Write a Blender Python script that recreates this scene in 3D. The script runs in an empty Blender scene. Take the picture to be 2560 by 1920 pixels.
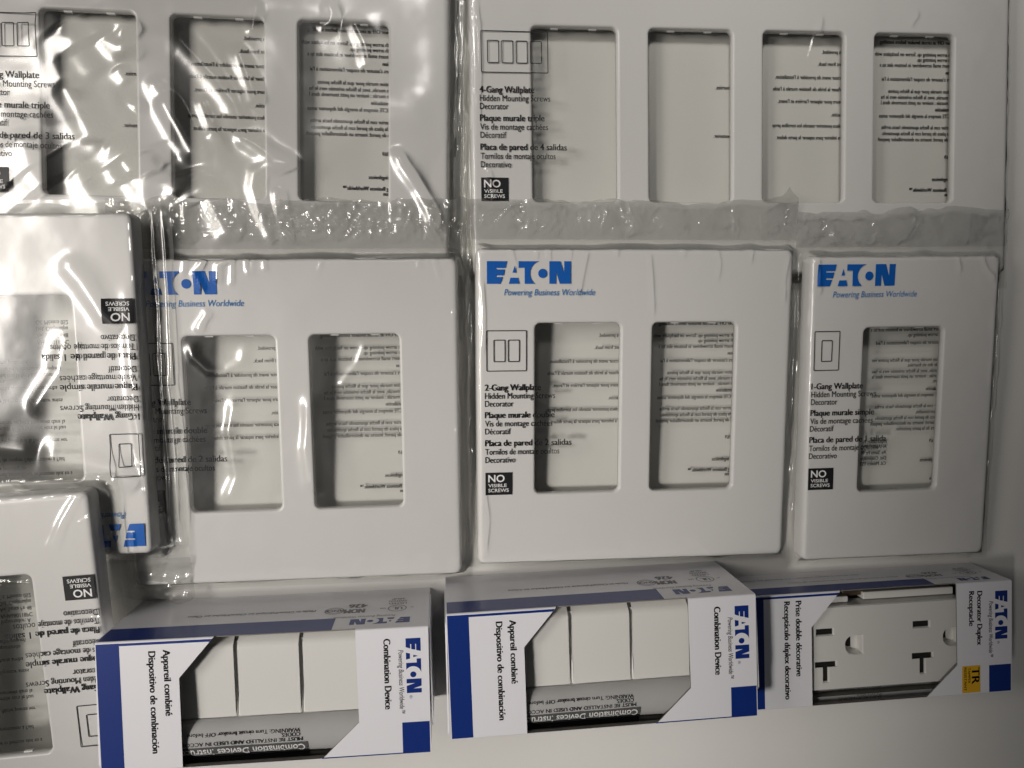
import bpy, bmesh, math
import numpy as np
from mathutils import Vector
from mathutils.geometry import tessellate_polygon

S = 0.001                       # every length below is in millimetres
sc = bpy.context.scene
COL = sc.collection

# ------------------------------------------------------------------ camera, world, lamps, exposure
cam_d = bpy.data.cameras.new('camera'); cam = bpy.data.objects.new('camera', cam_d); COL.objects.link(cam)
cam.location = (0, 0, 315.7 * S)
cam.rotation_euler = (math.radians(-3.0096), math.radians(-5.1441), 0)
cam_d.sensor_width = 36; cam_d.lens = 36 * 1978.5 / 2560
cam_d.clip_start = 0.01; cam_d.clip_end = 20
sc.camera = cam
W = bpy.data.worlds.new('World'); sc.world = W; W.use_nodes = True
W.node_tree.nodes['Background'].inputs[0].default_value = (0.88, 0.89, 0.90, 1)
W.node_tree.nodes['Background'].inputs[1].default_value = 0.04

def lamp(name, loc, target, sx, sy, power, color, spread=180):
    d = bpy.data.lights.new(name, 'AREA'); d.shape = 'RECTANGLE'; d.size = sx * S; d.size_y = sy * S
    d.energy = power; d.color = color; d.spread = math.radians(spread)
    o = bpy.data.objects.new(name, d); COL.objects.link(o)
    o.location = Vector(loc) * S
    o.rotation_euler = (Vector(target) - Vector(loc)).to_track_quat('-Z', 'Y').to_euler()
    return o
lamp('window_lamp', (-510, 112, 500), (-140, 90, 0), 250, 200, 0.37, (1.0, 0.94, 0.87), 63)
lamp('upper_fill_lamp', (-57, 378, 576), (140, 196, 0), 160, 100, 0.11, (1.0, 0.955, 0.90), 38)  # added fill, aimed to lift the upper right plates
lamp('narrow_fill_lamp', (-720, -235, 1000), (-2, -138, 0), 360, 280, 0.20, (1.0, 0.945, 0.885), 11.2)  # added narrow beam, shaped to brighten the lower middle and leave the right dim

sc.view_settings.view_transform = 'Standard'; sc.view_settings.look = 'None'
sc.view_settings.exposure = 0.0; sc.view_settings.gamma = 1.0
sc.render.engine = 'CYCLES'
cy = sc.cycles
cy.use_denoising = True
cy.max_bounces = 12; cy.transparent_max_bounces = 40; cy.diffuse_bounces = 4; cy.glossy_bounces = 4
cy.caustics_reflective = False; cy.caustics_refractive = False
cy.sample_clamp_indirect = 4

# ------------------------------------------------------------------ materials
def nt(name):
    m = bpy.data.materials.new(name); m.use_nodes = True
    return m, m.node_tree.nodes, m.node_tree.links

def pbr(name, col, rough=0.5, spec=0.5, coat=0.0, coat_rough=0.1, var=0.0, vscale=60, bump=0.0, bscale=400, metal=0.0, specks=0):
    m, n, l = nt(name); b = n['Principled BSDF']
    b.inputs['Base Color'].default_value = (*col, 1); b.inputs['Roughness'].default_value = rough
    b.inputs['Specular IOR Level'].default_value = spec; b.inputs['Metallic'].default_value = metal
    b.inputs['Coat Weight'].default_value = coat; b.inputs['Coat Roughness'].default_value = coat_rough
    if var or bump:
        tc = n.new('ShaderNodeTexCoord')
    if var:
        t = n.new('ShaderNodeTexNoise'); t.inputs['Scale'].default_value = vscale; t.inputs['Detail'].default_value = 5
        l.new(tc.outputs['Object'], t.inputs['Vector'])
        mx = n.new('ShaderNodeMix'); mx.data_type = 'RGBA'
        mx.inputs[6].default_value = (*[c * (1 - var) for c in col], 1); mx.inputs[7].default_value = (*[min(1, c * (1 + var)) for c in col], 1)
        l.new(t.outputs['Fac'], mx.inputs[0]); l.new(mx.outputs[2], b.inputs['Base Color'])
    if specks:
        vo = n.new('ShaderNodeTexVoronoi'); vo.inputs['Scale'].default_value = specks
        if not (var or bump): tc = n.new('ShaderNodeTexCoord')
        l.new(tc.outputs['Object'], vo.inputs['Vector'])
        a = n.new('ShaderNodeMath'); a.operation = 'LESS_THAN'; a.inputs[1].default_value = specks * .00022; l.new(vo.outputs['Distance'], a.inputs[0])
        sp = n.new('ShaderNodeSeparateColor'); l.new(vo.outputs['Color'], sp.inputs[0])
        gt = n.new('ShaderNodeMath'); gt.operation = 'GREATER_THAN'; gt.inputs[1].default_value = .55; l.new(sp.outputs[0], gt.inputs[0])
        mu = n.new('ShaderNodeMath'); mu.operation = 'MULTIPLY'; l.new(a.outputs[0], mu.inputs[0]); l.new(gt.outputs[0], mu.inputs[1])
        m3 = n.new('ShaderNodeMix'); m3.data_type = 'RGBA'; m3.inputs[7].default_value = (.16, .15, .14, 1); l.new(mu.outputs[0], m3.inputs[0])
        if var: l.new(mx.outputs[2], m3.inputs[6])
        else: m3.inputs[6].default_value = (*col, 1)
        l.new(m3.outputs[2], b.inputs['Base Color'])
    if bump:
        t2 = n.new('ShaderNodeTexNoise'); t2.inputs['Scale'].default_value = bscale; t2.inputs['Detail'].default_value = 3
        l.new(tc.outputs['Object'], t2.inputs['Vector'])
        bp = n.new('ShaderNodeBump'); bp.inputs['Strength'].default_value = bump; bp.inputs['Distance'].default_value = 0.0002
        l.new(t2.outputs['Fac'], bp.inputs['Height']); l.new(bp.outputs['Normal'], b.inputs['Normal'])
        if coat: l.new(bp.outputs['Normal'], b.inputs['Coat Normal'])
    return m

def film_mat(name, haze=0.0, haze_col=(0.5, 0.5, 0.49), rough=0.1, gain=1.5, base=0.012, bump=0.15, bscale=250, bdist=0.0003, tint=(0.97, 0.972, 0.965), wide=0.0):
    m, n, l = nt(name); n.remove(n['Principled BSDF']); out = n['Material Output']
    tr = n.new('ShaderNodeBsdfTransparent'); tr.inputs[0].default_value = (*tint, 1)
    gl = n.new('ShaderNodeBsdfGlossy'); gl.inputs['Roughness'].default_value = rough; gl.inputs[0].default_value = (1, 1, 1, 1)
    tc = n.new('ShaderNodeTexCoord'); t = n.new('ShaderNodeTexNoise'); t.inputs['Scale'].default_value = bscale; t.inputs['Detail'].default_value = 4
    l.new(tc.outputs['Object'], t.inputs['Vector'])
    bp = n.new('ShaderNodeBump'); bp.inputs['Strength'].default_value = bump; bp.inputs['Distance'].default_value = bdist
    l.new(t.outputs['Fac'], bp.inputs['Height']); l.new(bp.outputs['Normal'], gl.inputs['Normal'])
    if wide:
        g2 = n.new('ShaderNodeBsdfGlossy'); g2.inputs['Roughness'].default_value = 0.42; l.new(bp.outputs['Normal'], g2.inputs['Normal'])
        gm = n.new('ShaderNodeMixShader'); gm.inputs[0].default_value = wide; l.new(gl.outputs[0], gm.inputs[1]); l.new(g2.outputs[0], gm.inputs[2]); gl = gm
    ma = n.new('ShaderNodeMath'); ma.operation = 'MULTIPLY_ADD'; ma.use_clamp = True
    ma.inputs[1].default_value = gain; ma.inputs[2].default_value = base
    lw = n.new('ShaderNodeLayerWeight'); lw.inputs['Blend'].default_value = 0.12
    l.new(lw.outputs['Fresnel'], ma.inputs[0])
    mix = n.new('ShaderNodeMixShader'); l.new(ma.outputs[0], mix.inputs[0]); l.new(tr.outputs[0], mix.inputs[1]); l.new(gl.outputs[0], mix.inputs[2])
    last = mix
    if haze:
        df = n.new('ShaderNodeBsdfDiffuse'); df.inputs[0].default_value = (*haze_col, 1)
        tl = n.new('ShaderNodeBsdfTranslucent'); tl.inputs[0].default_value = (*haze_col, 1)
        ad = n.new('ShaderNodeMixShader'); ad.inputs[0].default_value = 0.4; l.new(df.outputs[0], ad.inputs[1]); l.new(tl.outputs[0], ad.inputs[2])
        t3 = n.new('ShaderNodeTexNoise'); t3.inputs['Scale'].default_value = 55; t3.inputs['Detail'].default_value = 2
        l.new(tc.outputs['Object'], t3.inputs['Vector'])
        mr = n.new('ShaderNodeMapRange'); mr.inputs[1].default_value = 0.3; mr.inputs[2].default_value = 0.7
        mr.inputs[3].default_value = haze * 0.85; mr.inputs[4].default_value = haze * 1.15
        l.new(t3.outputs['Fac'], mr.inputs[0])
        m2 = n.new('ShaderNodeMixShader'); l.new(mr.outputs[0], m2.inputs[0]); l.new(mix.outputs[0], m2.inputs[1]); l.new(ad.outputs[0], m2.inputs[2])
        last = m2
    l.new(last.outputs[0], out.inputs[0])
    return m

M = dict(
    table=pbr('table_laminate', (0.73, 0.72, 0.695), 0.38, 0.4, var=0.05, vscale=14, bump=0.2, bscale=900, specks=45),
    plate=pbr('white_thermoplastic', (0.74, 0.73, 0.725), 0.26, 0.45, var=0.02, vscale=30, bump=0.05, bscale=500, specks=38),
    device=pbr('device_plastic', (0.79, 0.78, 0.76), 0.22, 0.5),
    carton=pbr('coated_cardboard', (0.79, 0.79, 0.83), 0.42, 0.35, coat=0.3, coat_rough=0.16, bump=0.12, bscale=160),
    board=pbr('raw_cardboard', (0.22, 0.21, 0.19), 0.85, 0.1, var=0.1, vscale=300),
    blue=pbr('blue_print', (0.004, 0.026, 0.19), 0.4, 0.3, coat=0.25, coat_rough=0.16, bump=0.12, bscale=160),
    logo=pbr('bright_blue_ink', (0.004, 0.10, 0.42), 0.45, 0.3),
    tag=pbr('tagline_ink', (0.01, 0.17, 0.46), 0.45, 0.3),
    ink=pbr('black_ink', (0.012, 0.012, 0.014), 0.45, 0.3),
    backink=pbr('back_ink', (0.022, 0.022, 0.024), 0.6, 0.2),
    white=pbr('white_ink', (0.78, 0.78, 0.78), 0.5, 0.3),
    grey=pbr('grey_ink', (0.24, 0.24, 0.25), 0.5, 0.3),
    darkbar=pbr('grey_bar_ink', (0.10, 0.10, 0.105), 0.55, 0.3),
    paper=pbr('leaflet_paper', (0.45, 0.45, 0.455), 0.7, 0.2, var=0.03, vscale=200),
    yellow=pbr('yellow_label', (0.75, 0.42, 0.02), 0.4, 0.4),
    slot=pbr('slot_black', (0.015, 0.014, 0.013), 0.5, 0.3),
    brass=pbr('strap_metal', (0.20, 0.15, 0.10), 0.4, 0.5, metal=0.8),
    film=film_mat('clear_film', rough=0.13, gain=1.4, base=0.036, bump=0.06),
    loose=film_mat('loose_clear_film', rough=0.17, gain=1.2, base=0.085, bump=0.04, wide=0.4),
    back=film_mat('back_film', rough=0.2, gain=1.0, base=0.0),
    header=film_mat('creased_film', haze=0.2, haze_col=(0.30, 0.30, 0.285), rough=0.10, gain=1.8, base=0.085, bump=0.15, bscale=420, bdist=0.0003, wide=0.35),
    cello=film_mat('cellophane', rough=0.05, gain=1.3, base=0.01, bump=0.08, bscale=60, bdist=0.0006),
)

# ------------------------------------------------------------------ helpers
class G:
    """collects verts (mm) and faces and links them as ONE mesh"""
    def __init__(s): s.v = []; s.f = []; s.sm = []; s.mi = []
    def add(s, v, f, smooth=False, mi=0):
        o = len(s.v); s.v += [tuple(p) for p in v]
        for q in f: s.f.append(tuple(i + o for i in q)); s.sm.append(smooth); s.mi.append(mi)
        return o
    def build(s, name, mats, parent=None):
        me = bpy.data.meshes.new(name)
        me.from_pydata([(x * S, y * S, z * S) for x, y, z in s.v], [], s.f)
        me.polygons.foreach_set('use_smooth', s.sm); me.polygons.foreach_set('material_index', s.mi)
        for m in (mats if isinstance(mats, (list, tuple)) else [mats]): me.materials.append(m)
        me.update()
        o = bpy.data.objects.new(name, me); COL.objects.link(o)
        if parent: o.parent = parent
        return o

def empty(name, loc, rot=(0, 0, 0)):
    o = bpy.data.objects.new(name, None); COL.objects.link(o)
    o.location = Vector(loc) * S; o.rotation_euler = rot; o.empty_display_size = 0.01
    return o

def tag(o, label, cat, group=None):
    o['label'] = label; o['category'] = cat
    if group: o['group'] = group
    return o

_rng = np.random.default_rng(7)
def noise2(X, Y, scale, seed):
    """smooth value noise in -1..1"""
    r = np.random.default_rng(seed); T = r.uniform(-1, 1, (128, 128))
    x = X / scale + 300; y = Y / scale + 300
    i = np.floor(x).astype(int); j = np.floor(y).astype(int); fx = x - i; fy = y - j
    fx = fx * fx * fx * (fx * (6 * fx - 15) + 10); fy = fy * fy * fy * (fy * (6 * fy - 15) + 10)
    a = T[i % 128, j % 128]; b = T[(i + 1) % 128, j % 128]; c = T[i % 128, (j + 1) % 128]; d = T[(i + 1) % 128, (j + 1) % 128]
    return (a * (1 - fx) + b * fx) * (1 - fy) + (c * (1 - fx) + d * fx) * fy

def polydist(X, Y, pts):
    D = np.full(X.shape, 1e9); P = np.zeros(X.shape); n = len(pts) - 1
    for k in range(n):
        (ax, ay), (bx, by) = pts[k], pts[k + 1]
        dx, dy = bx - ax, by - ay; L2 = dx * dx + dy * dy + 1e-9
        t = np.clip(((X - ax) * dx + (Y - ay) * dy) / L2, 0, 1)
        d = np.hypot(X - ax - t * dx, Y - ay - t * dy)
        P = np.where(d < D, (k + t) / n, P); D = np.minimum(D, d)
    return D, P

_tc = {}
def glyphs(s, bold, shear):
    k = (s, bold, shear)
    if k not in _tc:
        c = bpy.data.curves.new('type', 'FONT'); c.body = s; c.size = 1; c.offset = bold; c.shear = shear; c.resolution_u = 3
        o = bpy.data.objects.new('type', c); me = bpy.data.meshes.new_from_object(o)
        v = np.array([tuple(p.co)[:2] for p in me.vertices]); f = [tuple(p.vertices) for p in me.polygons]
        bpy.data.objects.remove(o); bpy.data.curves.remove(c); bpy.data.meshes.remove(me)
        _tc[k] = (v, f)
    return _tc[k]

def text(g, s, x, y, cap, width=None, bold=0.0, shear=0.0, mirror=False, turn=0, put=None, sx=0.8, mi=0):
    """adds one line of type starting at (x, y); turn = quarter turns anticlockwise; put maps 2d to 3d"""
    reps = 1
    if bold > 0: reps, bw, bold = 3, bold, 0.0            # heavier strokes: the line again, a hair to the right
    v, f = glyphs(s, abs(bold), shear); v = v.copy(); k = cap / 0.682
    x0, x1 = v[:, 0].min(), v[:, 0].max()
    v[:, 0] = (v[:, 0] - x0) * (width / (x1 - x0) if width else k * sx); v[:, 1] *= k
    if mirror: v[:, 0] *= -1
    for r in range(reps):
        w = v + [0, 0]
        if reps > 1: w[:, 0] += (r - 1) * bw * 1.5 * k * (-1 if mirror else 1)
        for _ in range(turn % 4): w = np.stack([-w[:, 1], w[:, 0]], 1)
        w = w + [x, y]
        g.add([put(a, b) for a, b in w], f, mi=mi)

def poly2(g, pts, put, div=1.2, mi=0):
    """a flat polygon (list of loops), cut fine enough to follow a curved sheet"""
    bm = bmesh.new()
    loops = pts if isinstance(pts[0][0], (tuple, list)) else [pts]
    flat = [p for lp in loops for p in lp]
    vs = [bm.verts.new((p[0], p[1], 0)) for p in flat]
    for t in tessellate_polygon([[Vector((p[0], p[1], 0)) for p in lp] for lp in loops]):
        try: bm.faces.new([vs[i] for i in t])
        except ValueError: pass
    xs = [p[0] for p in flat]; ys = [p[1] for p in flat]
    if div:
        for ax, lo, hi in ((0, min(xs), max(xs)), (1, min(ys), max(ys))):
            q = lo + div
            while q < hi - 0.05:
                co = (q, 0, 0) if ax == 0 else (0, q, 0); no = (1, 0, 0) if ax == 0 else (0, 1, 0)
                bmesh.ops.bisect_plane(bm, geom=bm.verts[:] + bm.edges[:] + bm.faces[:], plane_co=co, plane_no=no)
                q += div
    bm.verts.index_update()
    g.add([put(v.co.x, v.co.y) for v in bm.verts], [tuple(v.index for v in f.verts) for f in bm.faces], mi=mi)
    bm.free()

def rrect(x0, y0, x1, y1, r, n=5):
    p = []
    for cx, cy_, a in ((x1 - r, y1 - r, 0), (x0 + r, y1 - r, 90), (x0 + r, y0 + r, 180), (x1 - r, y0 + r, 270)):
        for i in range(n + 1):
            t = math.radians(a + 90 * i / n); p.append((cx + r * math.cos(t), cy_ + r * math.sin(t)))
    return p

def frame2(g, x0, y0, x1, y1, t, r, put):
    poly2(g, [rrect(x0, y0, x1, y1, r), rrect(x0 + t, y0 + t, x1 - t, y1 - t, max(r - t, 0.05))], put)

def logo(g, x, y, h, put_, turn=0):
    """five block letters with a dot between two curves; h = letter height, (x, y) = lower left"""
    def put(a, b):
        a *= h; b *= h
        for _ in range(turn % 4): a, b = -b, a
        return put_(x + a, y + b)
    d = 0 if h > 50 else 1.0 / h
    P = lambda pts: poly2(g, pts, put, d)
    P([(0, 0), (0, 1), (.91, 1), (.835, .70), (.42, .70), (.40, .67), (.42, .635), (.80, .635), (.75, .37), (.42, .37), (.40, .335), (.42, .30), (.715, .30), (.60, 0)])
    P([(.98, 0), (1.46, 0), (1.395, .27), (1.055, .27)])
    P([(1.145, .49), (1.32, .49), (1.235, .80)])
    arc = [(2.50 - .565 * math.cos(math.radians(a)), .45 + .565 * math.sin(math.radians(a)) * 1.0) for a in range(-52, 77, 8)]
    arc = [(min(p[0], 2.36), min(max(p[1], 0), 1)) for p in arc]
    P([(1.69, 0), (1.69, .71), (1.42, .71), (1.42, 1), (2.36, 1)] + arc[::-1][1:] + [(2.16, 0)])
    P([(2.50 + .20 * math.cos(t * math.pi / 12), .46 + .205 * math.sin(t * math.pi / 12)) for t in range(24)])
    P([(2.80, 0), (2.80, 1), (3.30, 1), (3.47, .45), (3.47, 1), (3.77, 1), (3.77, 0), (3.27, 0), (3.10, .55), (3.10, 0)])

# ------------------------------------------------------------------ the surface
g = G()
g.add([(-900, -900, 0), (900, -900, 0), (900, 900, 0), (-900, 900, 0)], [(0, 1, 2, 3)])
o = g.build('tabletop', M['table']); o['kind'] = 'structure'

# ------------------------------------------------------------------ wallplates
TP, HY, PITCH = 7.5, 62.0, 46.04
GANG_W = {1: 39.7, 2: 62.4, 3: 86.2, 4: 109.8}
def wallplate(gang):
    hw = GANG_W[gang]; g = G(); n = 6
    prof = [(0, 0.0), (0.08, 3.0), (.22, 5.4), (.55, 6.6), (1.05, 7.2), (1.75, 7.46), (2.4, 7.5), (3.2, 7.5)]
    rings = []
    for d, z in prof:
        lp = rrect(-hw + d, -HY + d, hw - d, HY - d, max(3.0 - d * .5, 1.2), n)
        rings.append([len(g.v) + i for i in range(len(lp))]); g.v += [(x, y, z) for x, y in lp]
    def bridge(a, b, flip=False):
        k = len(a)
        for i in range(k):
            q = (a[i], a[(i + 1) % k], b[(i + 1) % k], b[i])
            g.f.append(q[::-1] if flip else q); g.sm.append(True); g.mi.append(0)
    for a, b in zip(rings, rings[1:]): bridge(a, b)
    face = [[Vector(g.v[i]) for i in rings[-1]]]; ids = list(rings[-1])
    wp = [(-.7, 7.5), (-.05, 7.5), (.2, 7.36), (.5, 6.9), (.62, 6.2), (.66, 4.6), (.1, 4.45), (-1.5, 4.4)]
    for k in range(gang):
        cx = (k - (gang - 1) / 2) * PITCH; wr = []
        for d, z in wp:
            lp = rrect(cx - 17.3 + d, -34 + d, cx + 17.3 - d, 34 - d, max(2.8 - d, 1.6), n)
            wr.append([len(g.v) + i for i in range(len(lp))]); g.v += [(x, y, z) for x, y in lp]
        for a, b in zip(wr, wr[1:]): bridge(a, b)
        face.append([Vector(g.v[i]) for i in wr[0]]); ids += wr[0]
        # small moulding nibs under the upper edge of the opening
        for sx in (-9, 6):
            w_ = 3.0; b = len(g.v)
            g.add([(cx + sx, 33.4, 5.9), (cx + sx + w_, 33.4, 5.9), (cx + sx + w_, 32.9, 5.7), (cx + sx, 32.9, 5.7),
                   (cx + sx, 33.4, 4.6), (cx + sx + w_, 33.4, 4.6), (cx + sx + w_, 32.9, 4.6), (cx + sx, 32.9, 4.6)],
                  [(3, 2, 1, 0), (2, 3, 7, 6), (3, 0, 4, 7), (1, 2, 6, 5), (4, 5, 6, 7)])
    for t in tessellate_polygon(face):
        t = [ids[i] for i in t]
        a, b, c = (Vector(g.v[i]) for i in t)
        if (b - a).cross(c - a).z < 0: t = t[::-1]
        g.f.append(tuple(t)); g.sm.append(True); g.mi.append(0)
    return g.build('wallplate', M['plate'])

# ------------------------------------------------------------------ bags
class Film:
    def __init__(s, hw, x0, x1, y0, y1, low=0.15, lows=22, ridges=(), mid=0.05, lo=0.8, tent=3.4, seed=1, inflate=0.0, step=0.75):
        s.x0, s.x1, s.y0, s.y1, s.step = x0, x1, y0, y1, step
        def axis(a, b, half):
            p = [a]
            while p[-1] < b - .2: p.append(p[-1] + (.36 if abs(p[-1]) > half - 4 else step))
            p[-1] = b; return np.array(p)
        s.xs = axis(x0, x1, hw); s.ys = axis(y0, y1, HY)
        X, Y = np.meshgrid(s.xs, s.ys, indexing='ij')
        dx = np.abs(X) - (hw - 1.2); dy = np.abs(Y) - (HY - 1.2)
        d = np.hypot(np.maximum(dx, 0), np.maximum(dy, 0)); ins = np.minimum(np.maximum(dx, dy), 0)
        wob = 1 + .35 * noise2(X, Y, 9, seed + 5)
        top = TP + .35
        e = np.clip(d / (tent * wob), 0, 1); e = e * e * (3 - 2 * e)
        h = top * (1 - e) + lo * e
        h += inflate * np.clip(-ins / 25, 0, 1) ** .6
        h += low * noise2(X, Y, lows, seed) + low * .5 * noise2(X, Y, lows * .45, seed + 1) + mid * noise2(X, Y, 3.1, seed + 2)
        # creases running into the margins
        m = np.exp(-(np.minimum(np.abs(dx), np.abs(dy)) / 5) ** 2)
        h += m * .22 * noise2(X, Y, 2.6, seed + 3) * (d > 0)
        rr = np.random.default_rng(seed + 77); ridges = list(ridges)
        for side, lim in ((-1, -x0), (1, x1)):
            mg = lim - hw
            for k in range(3 if mg > 2.5 else 1):
                xx = side * (hw + mg * (k + .6) / 3.4); yy = np.linspace(y0, y1, 9)
                ridges.append(([(xx + rr.uniform(-.5, .5), q) for q in yy], rr.uniform(.45, .9), rr.uniform(.45, .7)))
        for pts, amp, wd in ridges:
            D, P = polydist(X, Y, pts)
            w = wd * (.9 + .25 * noise2(P * 3, P * 0, 1, seed + 11))
            ef = np.clip(np.minimum(P, 1 - P) * 6, 0, 1); ef = ef * ef * (3 - 2 * ef)
            h += amp * np.exp(-(D / w) ** 2) * ef
        inside = (dx < 0) & (dy < 0)
        h = np.where(inside, np.maximum(h, TP + .12), np.maximum(h, .35 + (top - .6) * (1 - np.clip(d / 3.2, 0, 1)) ** 1.5))
        s.h = h
    def z(s, x, y):
        i = min(max(int(np.searchsorted(s.xs, x)) - 1, 0), len(s.xs) - 2); j = min(max(int(np.searchsorted(s.ys, y)) - 1, 0), len(s.ys) - 2); h = s.h
        u = min(max((x - s.xs[i]) / (s.xs[i + 1] - s.xs[i]), 0), 1); v = min(max((y - s.ys[j]) / (s.ys[j + 1] - s.ys[j]), 0), 1)
        return (h[i, j] * (1 - u) + h[i + 1, j] * u) * (1 - v) + (h[i, j + 1] * (1 - u) + h[i + 1, j + 1] * u) * v
    def put(s, x, y, lift=.07): return (x, y, s.z(x, y) + lift)
    def mesh(s, name, mat, parent, seed=0):
        g = G(); ny = len(s.ys)
        ex = .5 * noise2(s.ys, s.ys * 0, 7, seed + 50); ex2 = .5 * noise2(s.ys, s.ys * 0, 7, seed + 51)
        V = []
        for i, x in enumerate(s.xs):
            t = i / (len(s.xs) - 1)
            for j, y in enumerate(s.ys): V.append((x + ex[j] * (1 - t) ** 20 + ex2[j] * t ** 20, y, s.h[i, j]))
        F = [(i * ny + j, (i + 1) * ny + j, (i + 1) * ny + j + 1, i * ny + j + 1) for i in range(len(s.xs) - 1) for j in range(ny - 1)]
        g.add(V, F, True)
        return g.build(name, mat, parent)

def header(parent, film, y1, lo=1.0, amp=.55, fine=.22, curl=1.5, seed=0, peaks=(), mat=None, droop=0.0):
    """the flat, creased end of the bag beyond the plate"""
    step = .36; x0, x1 = film.x0, film.x1; y0 = film.y1
    nx = int((x1 - x0) / step) + 1; ny = int((y1 - y0) / step) + 2
    xs = np.linspace(x0, x1, nx); T = np.linspace(0, 1, ny)
    X, TT = np.meshgrid(xs, T, indexing='ij')
    edge = y1 + 1.3 * noise2(xs, xs * 0, 11, seed) + .7 * noise2(xs, xs * 0, 4, seed + 1)
    for px, ph, pw in peaks: edge = edge + ph * np.exp(-np.abs((xs - px) / pw))
    Y = y0 + TT * (edge[:, None] - y0)
    base = film.h[:, -1]; b = np.interp(xs, film.xs, base)[:, None]
    k = np.clip(TT * 3.0, 0, 1); k = k * k * (3 - 2 * k)
    h = b * (1 - k) + (lo + droop * TT) * k
    h = h + k * (amp * (np.abs(noise2(X, Y * .5, 13, seed + 2)) * 1.3 + .5 * np.abs(noise2(X * .6 + Y, Y, 5, seed + 7))) + fine * noise2(X, Y, 1.9, seed + 3))
    h = h + curl * np.clip(noise2(X, Y, 9, seed + 4), 0, 1) * np.clip((TT - .72) / .28, 0, 1) ** 1.5
    rr = np.random.default_rng(seed + 60)
    for q in range(int((x1 - x0) / 4)):
        cx = rr.uniform(x0 + 1, x1 - 1); cy_ = y0 + (y1 - y0) * rr.uniform(.1, .9); L = rr.uniform(2, 10); a = rr.normal(math.pi / 2, .6)
        D, P = polydist(X, Y, [(cx - L * math.cos(a) / 2, cy_ - L * math.sin(a) / 2), (cx + rr.uniform(-.8, .8), cy_), (cx + L * math.cos(a) / 2, cy_ + L * math.sin(a) / 2)])
        w = rr.uniform(.4, .8)
        h = h + k * w * rr.uniform(.4, .75) * np.exp(-(D / w) ** 2) * np.clip(np.minimum(P, 1 - P) * 6, 0, 1)
    # the pressed seam across the end
    h = h + .35 * np.exp(-((TT - .45) / .035) ** 2) + .18 * np.exp(-((TT - .55) / .03) ** 2)
    g = G()
    g.add([(X[i, j], Y[i, j], h[i, j]) for i in range(nx) for j in range(ny)],
          [(i * ny + j, (i + 1) * ny + j, (i + 1) * ny + j + 1, i * ny + j + 1) for i in range(nx - 1) for j in range(ny - 1)], True)
    return g.build('creased_end', mat or M['header'], parent)

FRONT = {1: ('1-Gang Wallplate', 'Plaque murale simple', 'Placa de pared de 1 salida', 21.5, 26.5, 32.2),
         2: ('2-Gang Wallplate', 'Plaque murale double', 'Placa de pared de 2 salidas', 21.6, 27.0, 33.8),
         3: ('3-Gang Wallplate', 'Plaque murale triple', 'Placa de pared de 3 salidas', 21.6, 25.0, 33.8),
         4: ('4-Gang Wallplate', 'Plaque murale triple', 'Placa de pared de 4 salidas', 21.0, 24.8, 33.4)}
def front_print(parent, film, gang, X, dy):
    put = film.put
    g = G(); logo(g, X + 1.0, 48.4 + dy, 8.5, put); g.build('logo', M['logo'], parent)
    g = G(); text(g, 'Powering Business Worldwide', X + 7.5, 44.0 + dy, 2.35, 35.0, 0, .22, put=put); g.build('tagline', M['tag'], parent)
    g = G(); w = {1: 10.6, 2: 15.6, 3: 20.9, 4: 26.0}[gang]; y0, y1 = 15.0 + dy, 30.8 + dy
    frame2(g, X + .6, y0, X + .6 + w, y1, .34, .55, put)
    iw = 4.6; span = 5.5; s0 = X + .6 + w / 2 - (span * (gang - 1) + iw) / 2
    for k in range(gang): frame2(g, s0 + k * span, y0 + 3.6, s0 + k * span + iw, y1 - 3.6, .34, .55, put)
    g.build('gang_icon', M['ink'], parent)
    a, b, c, wa, wb, wc = FRONT[gang]; g = G(); B = .019
    text(g, a, X, 7.6 + dy, 2.4, wa, B, put=put); text(g, 'Hidden Mounting Screws', X, 4.4 + dy, 2.3, 27.2, .005, put=put)
    text(g, 'Decorator', X, 1.35 + dy, 2.3, 11.0, .005, put=put)
    text(g, b, X, -3.1 + dy, 2.4, wb, B, put=put); text(g, 'Vis de montage cachées', X, -6.4 + dy, 2.3, 26.2, .005, put=put)
    text(g, 'Décoratif', X, -9.5 + dy, 2.3, 9.9, .005, put=put)
    text(g, c, X, -14.1 + dy, 2.4, wc, B, put=put); text(g, 'Tornilos de montaje ocultos', X, -17.5 + dy, 2.3, 29.0, .005, put=put)
    text(g, 'Decorativo', X, -20.7 + dy, 2.3, 11.7, .005, put=put)
    g.build('front_text', M['ink'], parent)
    g = G(); poly2(g, [(X, -33.5 + dy), (X + 10.5, -33.5 + dy), (X + 10.5, -24.6 + dy), (X, -24.6 + dy)], put)
    bd = g.build('badge', M['ink'], parent)
    p2 = lambda x, y: film.put(x, y, .13)
    g = G(); text(g, 'NO', X + 1.1, -28.3 + dy, 2.75, 6.4, -.018, put=p2); text(g, 'VISIBLE', X + 1.1, -30.35 + dy, 1.25, 7.2, -.012, put=p2)
    text(g, 'SCREWS', X + 1.1, -32.35 + dy, 1.35, 8.0, -.012, put=p2)
    g.build('lettering', M['white'], bd)

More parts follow.
